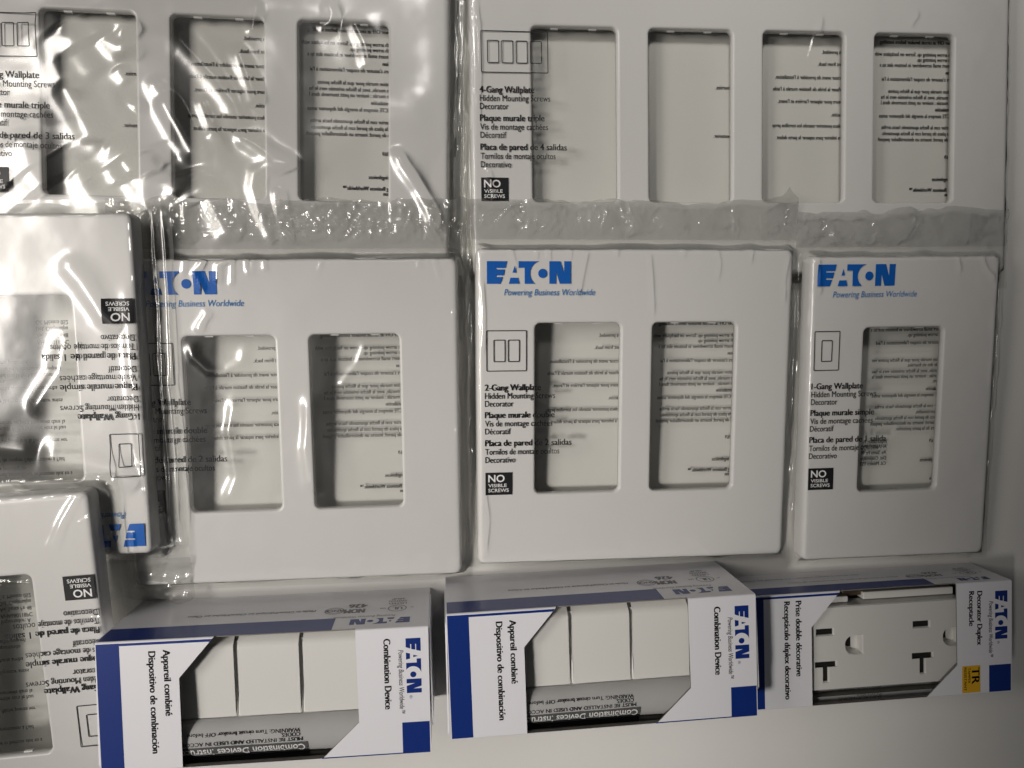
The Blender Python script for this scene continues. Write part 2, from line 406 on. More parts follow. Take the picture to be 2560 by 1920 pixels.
BACK_A = [(32.0, 'power OFF at circuit breaker before installing.', 0), (27.2, 'with arrow pointing up. Screw on backplate with', 0), (25.1, 'with arrow pointing up.', 0),
          (22.8, 'e, insert small screwdriver in bottom slot to s', 0), (20.0, 'llation', 1), (17.2, 'jours s\u2019assurer de couper l\u2019alimentation à l\u2019ai', 0),
          (12.3, 'fixation murale pour que la flèche pointe', 0), (9.9, 'que murale, avec la flèche orientée vers le ha', 0), (7.7, 'que murale : insérer un petit tournevis dans l', 0),
          (5.0, 'a instalación', 1), (2.3, 'NECTE siempre la energía del disyuntor antes', 0), (-2.3, 'osterior con la flecha apuntando hacia arriba', 0),
          (-4.8, 'en la placa de pared con la flecha apuntando', 0), (-7.2, 'aca de pared: inserte un destornillador pequeñ', 0), (-14.4, '30269', 0),
          (-23.4, 'wiringdevices', 1), (-27.8, 'ring Business Worldwide\u2122', 1), (-29.7, 'Eaton', 1)]
BACK_B = [(27.5, 'ews provided.', 0), (22.7, 'front from back.', 0), (17.3, 'oncteur avant de procéder à l\u2019installation.', 0), (12.6, 't. Visser la bride de fixation murale à l\u2019aide', 0),
          (7.7, 'érieure pour séparer l\u2019arrière et l\u2019avant.', 0), (2.5, 'talación.', 0), (-2.0, 'la placa posterior usando los tornillos prop', 0), (-6.8, 'sura inferior para separar la parte delant', 0)]
BACK_C = [(12.7, 'n fournies.', 0), (-6.5, 'a posterior.', 0)]
BACK_1 = [(31.4, 'insert small screwdriver in bottom slot to s', 0), (29.2, 'th arrow pointing up.', 0), (26.0, 's\u2019assurer de couper l\u2019alimentation à l\u2019aid', 0), (18.9, 'ation murale pour que la flèche pointe ver', 0),
          (16.7, 'aide des vis fournies.', 0), (14.3, 'murale, avec la flèche orientée vers le hau', 0), (12.1, 'murale : insérer un petit tournevis dans la', 0), (9.9, 'vant.', 0), (6.7, 'stalación', 1),
          (4.2, 'TE siempre la energía del disyuntor antes', 0), (-.4, 'ior con la flecha apuntando hacia arriba', 0), (-2.9, 'oporcionados.', 0), (-5.2, 'placa de pared con la flecha apuntando', 0),
          (-7.5, 'e pared: inserte un destornillador pequeñ', 0), (-9.9, 'sera de la parte posterior.', 0), (-15.3, '0269', 0), (-23.3, 'ingdevices', 1), (-31.3, 'ton', 1)]
BACK_1B = [(-14.9, 'Importador: A', 0), (-17.1, 'AHA680118PC', 0), (-19.6, 'Av. Santa Fe 48', 0), (-22.0, 'Del. Cuajimalpa', 0), (-24.3, 'Cd. México 052', 0)]
def back_print(parent, cols):
    g = G()
    for x, lines in cols:
        for y, s, b in lines: text(g, s, x, y, 1.5, None, .022 if b else .013, mirror=True, put=lambda a, c: (a, c, .34), sx=.80)
    g.build('back_text', M['backink'], parent)

def bag(gang, loc, rot, film, X, dy, cols, head, label, filmmat='film'):
    e = empty('plastic_bag', loc, rot); tag(e, label, 'plastic bag', 'clear bags holding the wallplates')
    film.mesh('front_film', M[filmmat], e, seed=head.get('seed', 0))
    g = G(); b = (film.x0 + .6, film.y0 + .5, film.x1 - .6, film.y1)
    g.add([(b[0], b[1], .2), (b[2], b[1], .2), (b[2], b[3], .2), (b[0], b[3], .2)], [(0, 1, 2, 3)]); g.build('back_film', M['back'], e)
    header(e, film, **head)
    front_print(e, film, gang, X, dy); back_print(e, cols)
    return e

def edge_ridges(hw, seed, n=9, y=HY, amp=.5):
    r = np.random.default_rng(seed); out = []
    for k in range(n):
        x = r.uniform(-hw + 4, hw - 4); L = r.uniform(3, 11); dx = r.uniform(-2.5, 2.5)
        out.append(([(x, y + 1.5), (x + dx * .4, y - L * .5), (x + dx, y - L)], amp * r.uniform(.5, 1.1), r.uniform(.5, .9)))
    return out
def side_ridges(hw, seed, n=7, side=1, amp=.4):
    r = np.random.default_rng(seed); out = []
    for k in range(n):
        y = r.uniform(-55, 55); L = r.uniform(2, 6); d = r.uniform(-3, 3)
        out.append(([(side * (hw + 1), y), (side * (hw - L), y + d)], amp * r.uniform(.5, 1), r.uniform(.5, .8)))
    return out

TILT = math.radians(3.6935)
zr = 62 * math.sin(TILT)
d2r = math.radians
POSE = dict(g3=((-82.1, 87.4, 0), (0, 0, d2r(-.523))), g4=((121.3, 89.1, 0), (0, 0, d2r(.828))),
            g2l=((-54.9, -30.1, zr), (TILT, 0, d2r(.795))), g2c=((76.1, -25.2, zr), (TILT, 0, d2r(.451))), g1r=((185.4, -26.8, zr), (TILT, 0, d2r(.98))),
            l1=((-146.3, -16.4, 13.2), (-math.atan(.055), 0, 3.1582)), l2=((-159.9, -116.0, 15.9), (-math.atan(.055), 0, 3.1984)))
LIFT = 0.02
GRP = 'white screwless wallplates'
for key, gang, lab in (('g3', 3, 'white three opening wallplate under glinting wrinkled film, upper left'),
                       ('g4', 4, 'white wallplate with four openings, the widest one, along the top'),
                       ('g2l', 2, 'white two opening wallplate half covered by the upside down bag, its printed text cut off'),
                       ('g2c', 2, 'white two opening wallplate in the middle, fully uncovered between two neighbours'),
                       ('g1r', 1, 'white single opening wallplate at the right end of the middle row'),
                       ('l1', 1, 'upside down white single opening wallplate lying on the three and two opening plates'),
                       ('l2', 1, 'upside down white single opening wallplate at lower left beside the front box')):
    o = wallplate(gang); l, r = POSE[key]
    o.location = Vector((l[0], l[1], l[2] + LIFT)) * S; o.rotation_euler = r
    tag(o, lab, 'wallplate', GRP)

R3 = [([(-60.1, 34.8), (-55.6, 27.7), (-50.7, 19.7), (-45.7, 12.5), (-41.4, 8.2)], 1.5, 1.6),
      ([(-46.8, 36.2), (-42.5, 29.0), (-38.3, 21.8), (-34.7, 18.9), (-29.6, 20.3), (-23.7, 23.1), (-17.8, 24.1), (-12.6, 22.1), (-6.8, 16.3), (-.1, 8.3), (5, 1.7), (7.2, -3.5), (3.4, -8.2), (0, -13.7), (.3, -19), (4.1, -22.7), (10, -33.3)], 1.8, 1.7),
      ([(-68.4, 30), (-63.5, 26.6), (-59.3, 20.1), (-56.6, 12.1), (-51.7, 2.6), (-46.1, -7.6), (-41.9, -15.7), (-37.6, -25.4)], 1.6, 1.6),
      ([(-25.3, 10.4), (-21, 5.3), (-15.9, -4.3), (-10.8, -11.7), (-5.6, -17.7), (-.4, -19)], 1.5, 1.6),
      ([(4.2, -9.7), (11.7, -13.3), (19.2, -17.7), (24.5, -20.6), (25.3, -22.9)], 1.6, 1.8),
      ([(25.3, -22.9), (18.4, -21.5), (13.9, -24), (13.1, -29.4), (15.3, -37), (19, -46.2), (22, -53.9)], 1.4, 1.3),
      ([(21.1, -28.4), (22.1, -36.8), (25.1, -53)], 1.0, 1.1), ([(-6.9, 4.3), (-3.3, -5.4), (-1.1, -12.9)], .9, 1.0),
      ([(15.1, 39.1), (13.5, 32.2), (12.4, 25.4)], 1.0, 1.1), ([(40, 40.2), (42.3, 35.8), (41.5, 32), (36.2, 28.7)], 1.1, 1.2),
      ([(64, -12), (68.6, -20.1), (74.1, -27.7), (78.8, -36.2), (82, -46)], 1.5, 1.5), ([(-29.4, 30.3), (-32.4, 25.7), (-32.5, 20.5), (-31.1, 14.6)], 1.0, 1.2),
      ([(-35.5, 12.9), (-31.2, 7.1)], .8, 1.2), ([(-26.9, 1.3), (-29.9, -2.6)], .8, 1.0), ([(-25.8, -22.8), (-19.2, -27.9), (-14.1, -34.7)], 1.3, 1.8),
      ([(-40, -14), (-34, -18), (-28, -24), (-20, -34)], 2.0, 4.0), ([(-70, -10), (-66, -25), (-58, -36)], 1.5, 3.0)]
def soft_fold(p, a, w):
    # folds shaped steeper to the right so their flanks mirror the window lamp
    x = sum(q[0] for q in p) / len(p); w = min(w * 1.9, max(w, 3.4)) * (1.5 if x < -35 else 1.2 if x < 5 else 1.0)
    return p, 1.3 * (.27 + .0023 * x) * w, w
EXTRA = [(p, w * .46, w) for p, w in [([(-62, 44), (-58, 34), (-50, 22)], 2.0), ([(-40, 42), (-34, 30), (-30, 24)], 1.8), ([(-55, 8), (-48, -4), (-44, -16)], 2.6), ([(-20, 4), (-14, -8), (-8, -22)], 2.2), ([(6, 24), (12, 8), (14, 0)], 1.6), ([(-36, -20), (-28, -30), (-22, -42)], 2.6), ([(-52, -22), (-44, -36), (-40, -48)], 3.0), ([(48, 36), (54, 24), (56, 14)], 1.6), ([(-6, -26), (0, -38), (6, -50)], 2.0)]]
DOMES = [([(-31, -18), (-27, -26)], 2.2, 7.0), ([(-66, -24), (-60, -32)], 2.8, 8.0), ([(-13, -24), (-8, -36)], 2.3, 6.0), ([(-50, 30), (-44, 20)], 1.4, 6.0)]
f3 = Film(86.2, -95, 98, -69, 70, low=.8, lows=26, mid=.015, ridges=[soft_fold(*r) for r in R3 + DOMES + EXTRA], seed=21, inflate=1.2)
bag(3, *POSE['g3'], f3, -84.3, .2, [(64.2, BACK_A), (17.6, BACK_B), (-28.6, BACK_C)], dict(y1=84, seed=3), 'loose wrinkled clear bag with bright glinting folds around the three opening plate', 'loose')
f4 = Film(109.8, -114.5, 115, -68, 70, low=.22, mid=.03, ridges=[(p, .5 * w, w) for p, w in [([(-107, 45), (-106, 20), (-107, -10)], 1.0), ([(-104, -20), (-100, -34)], 1.2), ([(30, 40), (24, 20)], 1.4), ([(70, 42), (66, 36)], 1.2)]] + side_ridges(109.8, 5, 5, -1), seed=31, tent=3.0)
bag(4, *POSE['g4'], f4, -105.9, .3, [(91.2, BACK_A), (43.8, BACK_B), (-3.1, BACK_C)], dict(y1=84, seed=4), 'taut clear bag around the four opening plate along the top')
R2L = [(p, w * 1.9 * .41, w * 1.9) for p, a, w in [([(-37, 32.8), (-35.7, 25.7), (-30.8, 20.7), (-24.8, 19.7), (-18.5, 23.6), (-15.5, 31.6)], .8, 1.1), ([(-28.8, 43.3), (-32.5, 38), (-33.9, 34.5)], .8, .9),
       ([(-29.5, 62.5), (-34, 56.4), (-30.2, 48.6)], .8, .8), ([(-20.1, 62.4), (-25.4, 59), (-25.7, 52)], .7, .8), ([(-47, 64), (-47.3, 20), (-46.5, -62)], .5, .6), ([(-20, 14), (-24, -2), (-22, -20), (-27, -32)], 1, 1.4), ([(28, 32), (24, 22), (16, 12)], 1, .9), ([(6, 14), (4, -10), (6, -28)], 1, 1.5)]]
f2l = Film(62.4, -66, 66.2, -66, 65.5, low=.3, mid=.03, ridges=R2L + edge_ridges(62.4, 8, 9) + side_ridges(62.4, 9, 5), seed=41, tent=3.2, lo=.7)
bag(2, *POSE['g2l'], f2l, -59.3, .3, [(42.1, BACK_A), (-4.4, BACK_B)], dict(y1=83.5, seed=5, fine=.32, amp=.8), 'clear bag around the partly covered two opening plate, its creased end sparkling', 'loose')
R2C = [([(-20.3, 62.4), (-21.8, 54.5), (-23.2, 47.5), (-23.7, 42.5)], .62, .95), ([(3.7, 61), (5, 49.5), (5.8, 34.4)], .62, .95), ([(-26.9, 61.9), (-27.1, 57.5)], .6, .6),
       ([(-34.9, 61.9), (-34.7, 56.5)], .6, .6), ([(-8.6, 63.5), (-8.8, 58.5)], .6, .7), ([(-39.5, 60.9), (-39.8, 57.4)], .6, .6)]
R2C += [(p, .6 * w, w) for p, w in [([(-60.5, 52), (-59.5, 36), (-60.5, 20)], .9), ([(60, 60), (58, 50), (58.5, 40)], .8), ([(-50, 63), (-47, 53)], .8), ([(30, 63.5), (32, 56), (31, 49)], .7), ([(45, 63.5), (44, 56)], .7), ([(-60, -30), (-58.5, -44), (-60, -58)], .9), ([(18, 63), (17, 58)], .6)]]
f2c = Film(62.4, -65.4, 66, -65.5, 65.5, low=.16, mid=.02, ridges=R2C + side_ridges(62.4, 19, 4), seed=51, tent=3.0, lo=.7)
bag(2, *POSE['g2c'], f2c, -59.2, 0, [(43.4, BACK_A), (-3.6, BACK_B)], dict(y1=80.5, seed=6, peaks=((62, 6, 3),)), 'clear bag around the middle two opening plate, short bright creases along its top')
f1r = Film(39.7, -43, 46, -66, 65.5, low=.16, mid=.02, ridges=[(p, .6 * w, w) for p, w in [([(-37.5, 62), (-36, 54), (-36.5, 46)], .9), ([(37, 42), (37.8, 26), (37, 8)], .8), ([(20, 63), (22, 55)], .7), ([(30, 63), (33, 56), (37, 52)], .8)]] + side_ridges(39.7, 29, 7), seed=61, tent=3.2, lo=.7)
bag(1, *POSE['g1r'], f1r, -38.1, 1.6, [(21.0, BACK_1), (-1.0, BACK_1B)], dict(y1=80, seed=7), 'clear bag around the single opening plate at the right, crumpled along its right edge')
RL1 = [(p, w * 1.6 * .30, w * 1.6) for p, a, w in [([(-34, -20), (-28, -26), (-22, -38), (-14, -48)], 1.0, 2.6), ([(-36, 38), (-30, 30), (-14, 26), (-2, 22)], 1.3, 3.2), ([(-2, 22), (10, 20), (24, 12)], 1.2, 3.0),
       ([(-39, 40), (-37, 10), (-36, -40)], .6, 1.6), ([(-45, 60), (-44, 0), (-45, -60)], .8, .7), ([(-18, 44), (-17, 62)], .7, .8), ([(0, 10), (-12, -6), (-16, -22)], .8, 2.4)]]
fl1 = Film(39.7, -50.5, 44, -67, 65.5, low=.22, mid=.012, ridges=RL1 + edge_ridges(39.7, 38, 5) + side_ridges(39.7, 39, 5, -1), seed=71, tent=4.5, lo=1.0)
bag(1, *POSE['l1'], fl1, -38.1, 1.6, [(21.0, BACK_1), (-1.0, BACK_1B)], dict(y1=83, seed=8, lo=-.5, droop=-2.5), 'upside down shiny clear bag lying across the wallplates at left', 'loose')
RL2 = [(p, w * 1.5 * .32, w * 1.5) for p, a, w in [([(-30, 36), (-14, 30), (-4, 20), (2, 8)], 1.0, 1.6), ([(-20, 46), (-10, 40)], .6, .8), ([(-38, -64), (-30, -52), (-24, -40)], .9, 1.0), ([(-10, -64), (-12, -50)], .6, .8)]]
fl2 = Film(39.7, -47.5, 44, -67, 65.5, low=.3, mid=.03, ridges=RL2 + edge_ridges(39.7, 48, 4, y=-HY) + side_ridges(39.7, 49, 4, -1), seed=81, tent=4.2, lo=1.0)
bag(1, *POSE['l2'], fl2, -38.1, 1.6, [(21.0, BACK_1), (-1.0, BACK_1B)], dict(y1=80, seed=9, lo=.5), 'upside down clear bag at lower left, its corner lifted beside the front box')

# ------------------------------------------------------------------ cartons
def boolean(o, cutter):
    md = o.modifiers.new('cut', 'BOOLEAN'); md.operation = 'DIFFERENCE'; md.solver = 'EXACT'; md.object = cutter
    bpy.context.view_layer.update()
    dg = bpy.context.evaluated_depsgraph_get()
    me = bpy.data.meshes.new_from_object(o.evaluated_get(dg)); o.modifiers.clear()
    old = o.data; o.data = me; bpy.data.meshes.remove(old); bpy.data.objects.remove(cutter)

def prism(pts, z0, z1):
    g = G(); n = len(pts)
    g.add([(x, -y, z0) for x, y in pts] + [(x, -y, z1) for x, y in pts],
          [tuple(range(n)), tuple(range(2 * n - 1, n - 1, -1))] + [(i, i + n, (i + 1) % n + n, (i + 1) % n) for i in range(n)])
    o = g.build('cutter', M['board']); bm = bmesh.new(); bm.from_mesh(o.data)
    bmesh.ops.recalc_face_normals(bm, faces=bm.faces[:]); bm.to_mesh(o.data); bm.free()
    return o

WIN = [(39.2, -.5), (26.9, 13.6), (26.9, 44.75), (73.9, 44.75), (86.6, 32.8), (86.2, -.5)]
def carton(loc, ang, L, Wd, Hh, kind, label):
    """u runs along the box, v down the photo (local -y), z up"""
    e = empty('product_carton', loc, (0, 0, ang)); tag(e, label, 'box', 'windowed product cartons in front')
    # shell: rounded rectangle section run along u, hollow
    def ring(ins, r, u):
        return [(u, -y, z) for y, z in rrect(ins, ins, Wd - ins, Hh - ins, r, 5)]
    g = G(); a, b = ring(0, .7, 0), ring(0, .7, L); c, d = ring(.5, .3, L - .5), ring(.5, .3, .5); n = len(a)
    g.add(a + b + c + d, [(i, (i + 1) % n, (i + 1) % n + n, i + n) for i in range(n)] + [(i + 2 * n, (i + 1) % n + 2 * n, (i + 1) % n + 3 * n, i + 3 * n) for i in range(n)]
          + [tuple(range(n - 1, -1, -1)), tuple(range(n, 2 * n)), tuple(range(3 * n - 1, 2 * n - 1, -1)), tuple(range(3 * n, 4 * n))])
    for k in range(n, 2 * n): g.mi[k] = 1
    g.mi[-1] = g.mi[-2] = 1
    body = g.build('body', [M['carton'], M['board']])
    bm = bmesh.new(); bm.from_mesh(body.data); bmesh.ops.recalc_face_normals(bm, faces=bm.faces[:])
    bm.faces.ensure_lookup_table(); bmesh.ops.reverse_faces(bm, faces=[bm.faces[k] for k in list(range(n, 2 * n)) + [2 * n + 2, 2 * n + 3]]); bm.to_mesh(body.data); bm.free()
    boolean(body, prism([(u, v) for u, v in WIN], Hh - 1.3, Hh + 4))
    for p in body.data.polygons: p.use_smooth = False
    body.parent = e
    top = lambda u, v: (u, v, Hh + .05)                       # v here already local y
    F = lambda pts, g, put=top: poly2(g, [(u, -v) for u, v in pts], put, 0)
    side = lambda u, z: (u, .05, z)                           # the long side that faces up the photo
    g = G()
    F([(0.3, .6), (7.8, .6), (7.8, Wd - .6), (0.3, Wd - .6)], g)
    g.build('blue_panel', M['blue'], e); g = G()
    F([(7.8, .65), (38.2, .6), (37.4, 1.5), (7.8, 1.5)], g)
    g.build('blue_panel', M['blue'], e); g = G()
    F([(101.4 if kind == 'switch' else L - 9.5, 33.7), (L - .3, 33.7), (L - .3, Wd - .6), (101.4 if kind == 'switch' else L - 9.5, Wd - .6)], g)
    g.build('blue_panel', M['blue'], e); g = G()
    bandh = 12.5 if kind == 'switch' else 8.5
    poly2(g, [(0.3, Hh - bandh), (78, Hh - bandh), (78, Hh - .7), (0.3, Hh - .7)], side, 0)
    if kind == 'switch':
        g.build('blue_panel', M['blue'], e); g = G()
        F([(73.5, Wd - .75), (L - .3, Wd - .75), (L - .3, Wd - .35), (73.5, Wd - .35)], g, lambda u, v: (u, v, Hh + .03))
    g.build('blue_panel', M['blue'], e)
    du = 0 if kind == 'switch' else -.9
    g = G(); logo(g, 103.3 + du, -3.9, 5.15, top, turn=3); g.build('logo', M['blue'], e)
    g = G()
    text(g, '\u00ae', 104.2 + du, -24.1, .9, 1.2, turn=3, put=top)
    g.build('trademark', M['blue'], e); g = G()
    text(g, 'Powering Business Worldwide\u2122', 100.7 + du, -7.9, 1.75, 22.6, .004, .2, turn=3, put=top)
    g.build('tagline', M['ink'], e); g = G()
    if kind == 'switch':
        text(g, 'Combination Device', 95.7, -3.8, 2.35, 24.8, .03, turn=3, put=top)
        g.build('product_name', M['ink'], e); g = G()
        text(g, 'Appareil combiné', 22.0, -3.6, 2.3, 22.7, .03, turn=3, put=top)
        text(g, 'Dispositivo de combinación', 17.2, -3.9, 2.3, 35.2, .03, turn=3, put=top)
    else:
        text(g, 'Decorator Duplex', 94.9, -3.6, 2.1, 21.6, .03, turn=3, put=top); text(g, 'Receptacle', 91.5, -3.5, 2.1, 13.8, .03, turn=3, put=top)
        g.build('product_name', M['ink'], e); g = G()
        text(g, 'Prise double décorative', 20.6, -2.9, 2.3, 29.6, .03, turn=3, put=top)
        text(g, 'Receptáculo dúplex decorativo', 16.0, -2.9, 2.3, 38.5, .03, turn=3, put=top)
    g.build('translated_name', M['ink'], e)
    if kind != 'switch':
        g = G(); F([(88.6, 33.4), (96.2, 33.4), (96.2, 44.3), (88.6, 44.3)], g); yl = g.build('yellow_label', M['yellow'], e)
        g = G(); t2 = lambda u, v: (u, v, Hh + .09)
        text(g, 'TR', 92.6, -34.2, 3.2, 6.6, .022, turn=3, put=t2); text(g, 'TAMPER', 91.0, -34.2, 1.0, 6.2, .01, turn=3, put=t2); text(g, 'RESISTANT', 89.4, -34.0, 1.0, 9.4, .01, turn=3, put=t2)
        g.build('lettering', M['ink'], yl)
    # print on the long side, upright as read from behind the box
    q = Hh / 44.0
    sp = lambda a, b: (-a, .06, b)                            # a runs towards -u
    g = G(); logo(g, -(L - 6.6), 33.4 * q, 5.6 * q, sp); g.build('side_logo', M['blue'], e)
    g = G()
    text(g, 'Powering Business Worldwide\u2122', -(L - 12), 30.2 * q, 1.9 * q, 24, 0, .2, put=sp)
    text(g, 'Made in China/Fabriqué au Chine/Hecho en China', -69.5, 21.5 * q, 1.9 * q, 46, .006, put=sp)
    if kind != 'switch': text(g, 'This device is tamper resistant / Ce dispositif est inviolable', -56, 12.5 * q, 1.7 * q, 52, .006, put=sp)
    text(g, 'NOM', -87.5, 22.5 * q, 4.2 * q, 7.2, .03, put=sp); text(g, '426', -88, 17.0 * q, 4.0 * q, 6.6, .03, put=sp)
    cx, cz = -99.5, 23.5 * q
    for r0, r1, ccx in ((3.5, 3.1, cx), (3.6, 3.2, -76.5), (2.5, 2.2, -76.5)):
        poly2(g, [[(ccx + r0 * math.cos(t * .2618), cz + r0 * q * math.sin(t * .2618)) for t in range(24)], [(ccx + r1 * math.cos(t * .2618), cz + r1 * q * math.sin(t * .2618)) for t in range(24)]], sp, 0)
    text(g, 'UL', cx - 1.8, cz - 1.4 * q, 3.0 * q, 3.4, .02, put=sp); text(g, 'ANCE', -80, cz - 1.0 * q, 2.0 * q, 7, .02, put=sp)
    text(g, 'c', cx - 6, cz - 1 * q, 1.6 * q, 1.2, .01, put=sp); text(g, 'us', cx + 4.4, cz - 1 * q, 1.6 * q, 2, .01, put=sp)
    text(g, 'LISTED', cx - 3.2, cz - 6.3 * q, 1.8 * q, 6.6, .01, put=sp); text(g, 'SWITCH', cx - 3.2, cz - 9 * q, 1.7 * q, 6.6, .01, put=sp); text(g, '38UP', cx - 2.4, cz - 11.5 * q, 1.6 * q, 5, .01, put=sp)
    g.build('side_text', M['grey'], e)
    # tucked end flaps
    for s_, u0 in ((-1, -.55), (1, L + .05)):
        g = G(); v0, v1, z0, z1 = (1.2, Wd - 9, 3.0, Hh - .8) if s_ > 0 else (4.0, Wd - .9, 1.5, Hh - 1.2)
        lp = rrect(v0, z0, v1, z1, 2.2, 4); n = len(lp); k = .5
        bend = lambda v, z: s_ * .5 * max(0, (v - v0) / (v1 - v0)) ** 2
        g.add([(u0 + bend(v, z), -v, z) for v, z in lp] + [(u0 + k + bend(v, z), -v, z) for v, z in lp],
              [tuple(range(n)), tuple(range(2 * n - 1, n - 1, -1))] + [(i, i + n, (i + 1) % n + n, (i + 1) % n) for i in range(n)])
        g.build('end_flap', M['carton'], e)
    # clear window, bowed over both folds
    prof = [(.75, Hh - 3.2), (.85, Hh - 1.4), (1.3, Hh - .8), (2.2, Hh - .58)] + [(v, Hh - .56 - .25 * math.sin(math.pi * v / Wd)) for v in np.linspace(4, Wd - 4, 16)] + \
           [(Wd - 2.5, Hh - .75), (Wd - 1.3, Hh - .9), (Wd - .8, Hh - 1.6), (Wd - .75, Hh - 6)]
    us = np.linspace(25.5, 88.5, 64); g = G(); npf = len(prof); V = []
    for i, u in enumerate(us):
        t = (u - 25.5) / 63; inside = max(0, min(1, (u - 27.4) / 6)) * max(0, min(1, (72.2 - u) / 6)); bow = 0.0 * math.sin(math.pi * min(1, max(0, (u - 26) / 47))) * inside
        for j, (v, z) in enumerate(prof):
            w = max(0, (v - (Wd - 4)) / 4); lim = Wd - .65
            vv = v + bow * w if inside > 0 else min(v, lim)
            vv = vv * inside + min(vv, lim) * (1 - inside)
            V.append((u, -vv, min(z, Hh - .55)))
    g.add(V, [(i * npf + j, i * npf + j + 1, (i + 1) * npf + j + 1, (i + 1) * npf + j) for i in range(len(us) - 1) for j in range(npf - 1)], True)
    g.build('window_film', M['cello'], e)
    return e

def pad(g, u0, u1, v0, v1, zf, r, skirt, mi=0, nr=5):
    """a moulded pad with rounded rim: zf(u, v) is its top"""
    rings = []
    n = 4
    for k in range(nr + 1):
        a = math.pi / 2 * k / nr; ins = r * (1 - math.cos(a)); dz = r * (1 - math.sin(a))
        lp = rrect(u0 + ins, v0 + ins, u1 - ins, v1 - ins, max(r * 1.2 - ins, .15), n)
        rings.append([(u, -v, zf(u, v) - dz) for u, v in lp])
    rings.insert(0, [(u, y, skirt) for u, y, z in rings[0]])
    m = len(rings[0]); base = g.add([p for q in rings for p in q], [], True)
    for k in range(len(rings) - 1):
        for i in range(m):
            g.f.append((base + k * m + i, base + (k + 1) * m + i, base + (k + 1) * m + (i + 1) % m, base + k * m + (i + 1) % m)); g.sm.append(True); g.mi.append(mi)
    # top: strips along v
    lo = rings[-1]; us = sorted({round(p[0], 4) for p in lo}); vs = np.linspace(v0 + r, v1 - r, 24)
    ua, ub = u0 + r, u1 - r
    b2 = g.add([(u, -v, zf(u, v) + .002) for u in np.linspace(ua, ub, 4) for v in vs], [], True)
    for i in range(3):
        for j in range(23):
            g.f.append((b2 + i * 24 + j, b2 + i * 24 + j + 1, b2 + (i + 1) * 24 + j + 1, b2 + (i + 1) * 24 + j)); g.sm.append(True); g.mi.append(mi)

def switch_device(loc, ang, label, Z=38.8):
    e = empty('combination_switch', loc, (0, 0, ang)); tag(e, label, 'light switch', 'triple rocker switches inside the cartons')
    g = G()
    outer = rrect(20.6, -32.3, 90.4, -.6, 1.2, 5); inner = rrect(22.0, -31.25, 89.0, -1.0, .8, 5)
    ring = [[(u, v, Z - 12) for u, v in outer], [(u, v, Z - 1.4) for u, v in outer], [(u + (.3 if u < 55 else -.3), v + (.3 if v < -17 else -.3), Z - 1.0) for u, v in outer],
            [(u, v, Z - 1.0) for u, v in inner], [(u, v, Z - 7) for u, v in inner]]
    n = len(outer); b = g.add([p for q in ring for p in q], [])
    for k in range(4):
        for i in range(n): g.f.append((b + k * n + i, b + k * n + (i + 1) % n, b + (k + 1) * n + (i + 1) % n, b + (k + 1) * n + i)); g.sm.append(False); g.mi.append(0)
    g.add([(20.6, -32.3, Z - 12), (90.4, -32.3, Z - 12), (90.4, -.6, Z - 12), (20.6, -.6, Z - 12)], [(0, 1, 2, 3)])
    g.add([(21.5, -31.5, Z - 2.2), (89.5, -31.5, Z - 2.2), (89.5, -4.5, Z - 2.2), (21.5, -4.5, Z - 2.2)], [(0, 1, 2, 3)])
    g.build('frame', M['device'], e)
    for k, (a, b_) in enumerate(((22.4, 44.22), (44.38, 66.5), (66.66, 88.5))):
        g = G()
        zf = lambda u, v: Z - (v - 5.2) * .03 - max(0, 5.5 - v) ** 1.1 * 1.25 + .004 * (u - (a + b_) / 2) * (k - 1)
        pad(g, a, b_, 1.2, 31.0, zf, .6, Z - 9)
        g.build('rocker', M['device'], e)
    return e

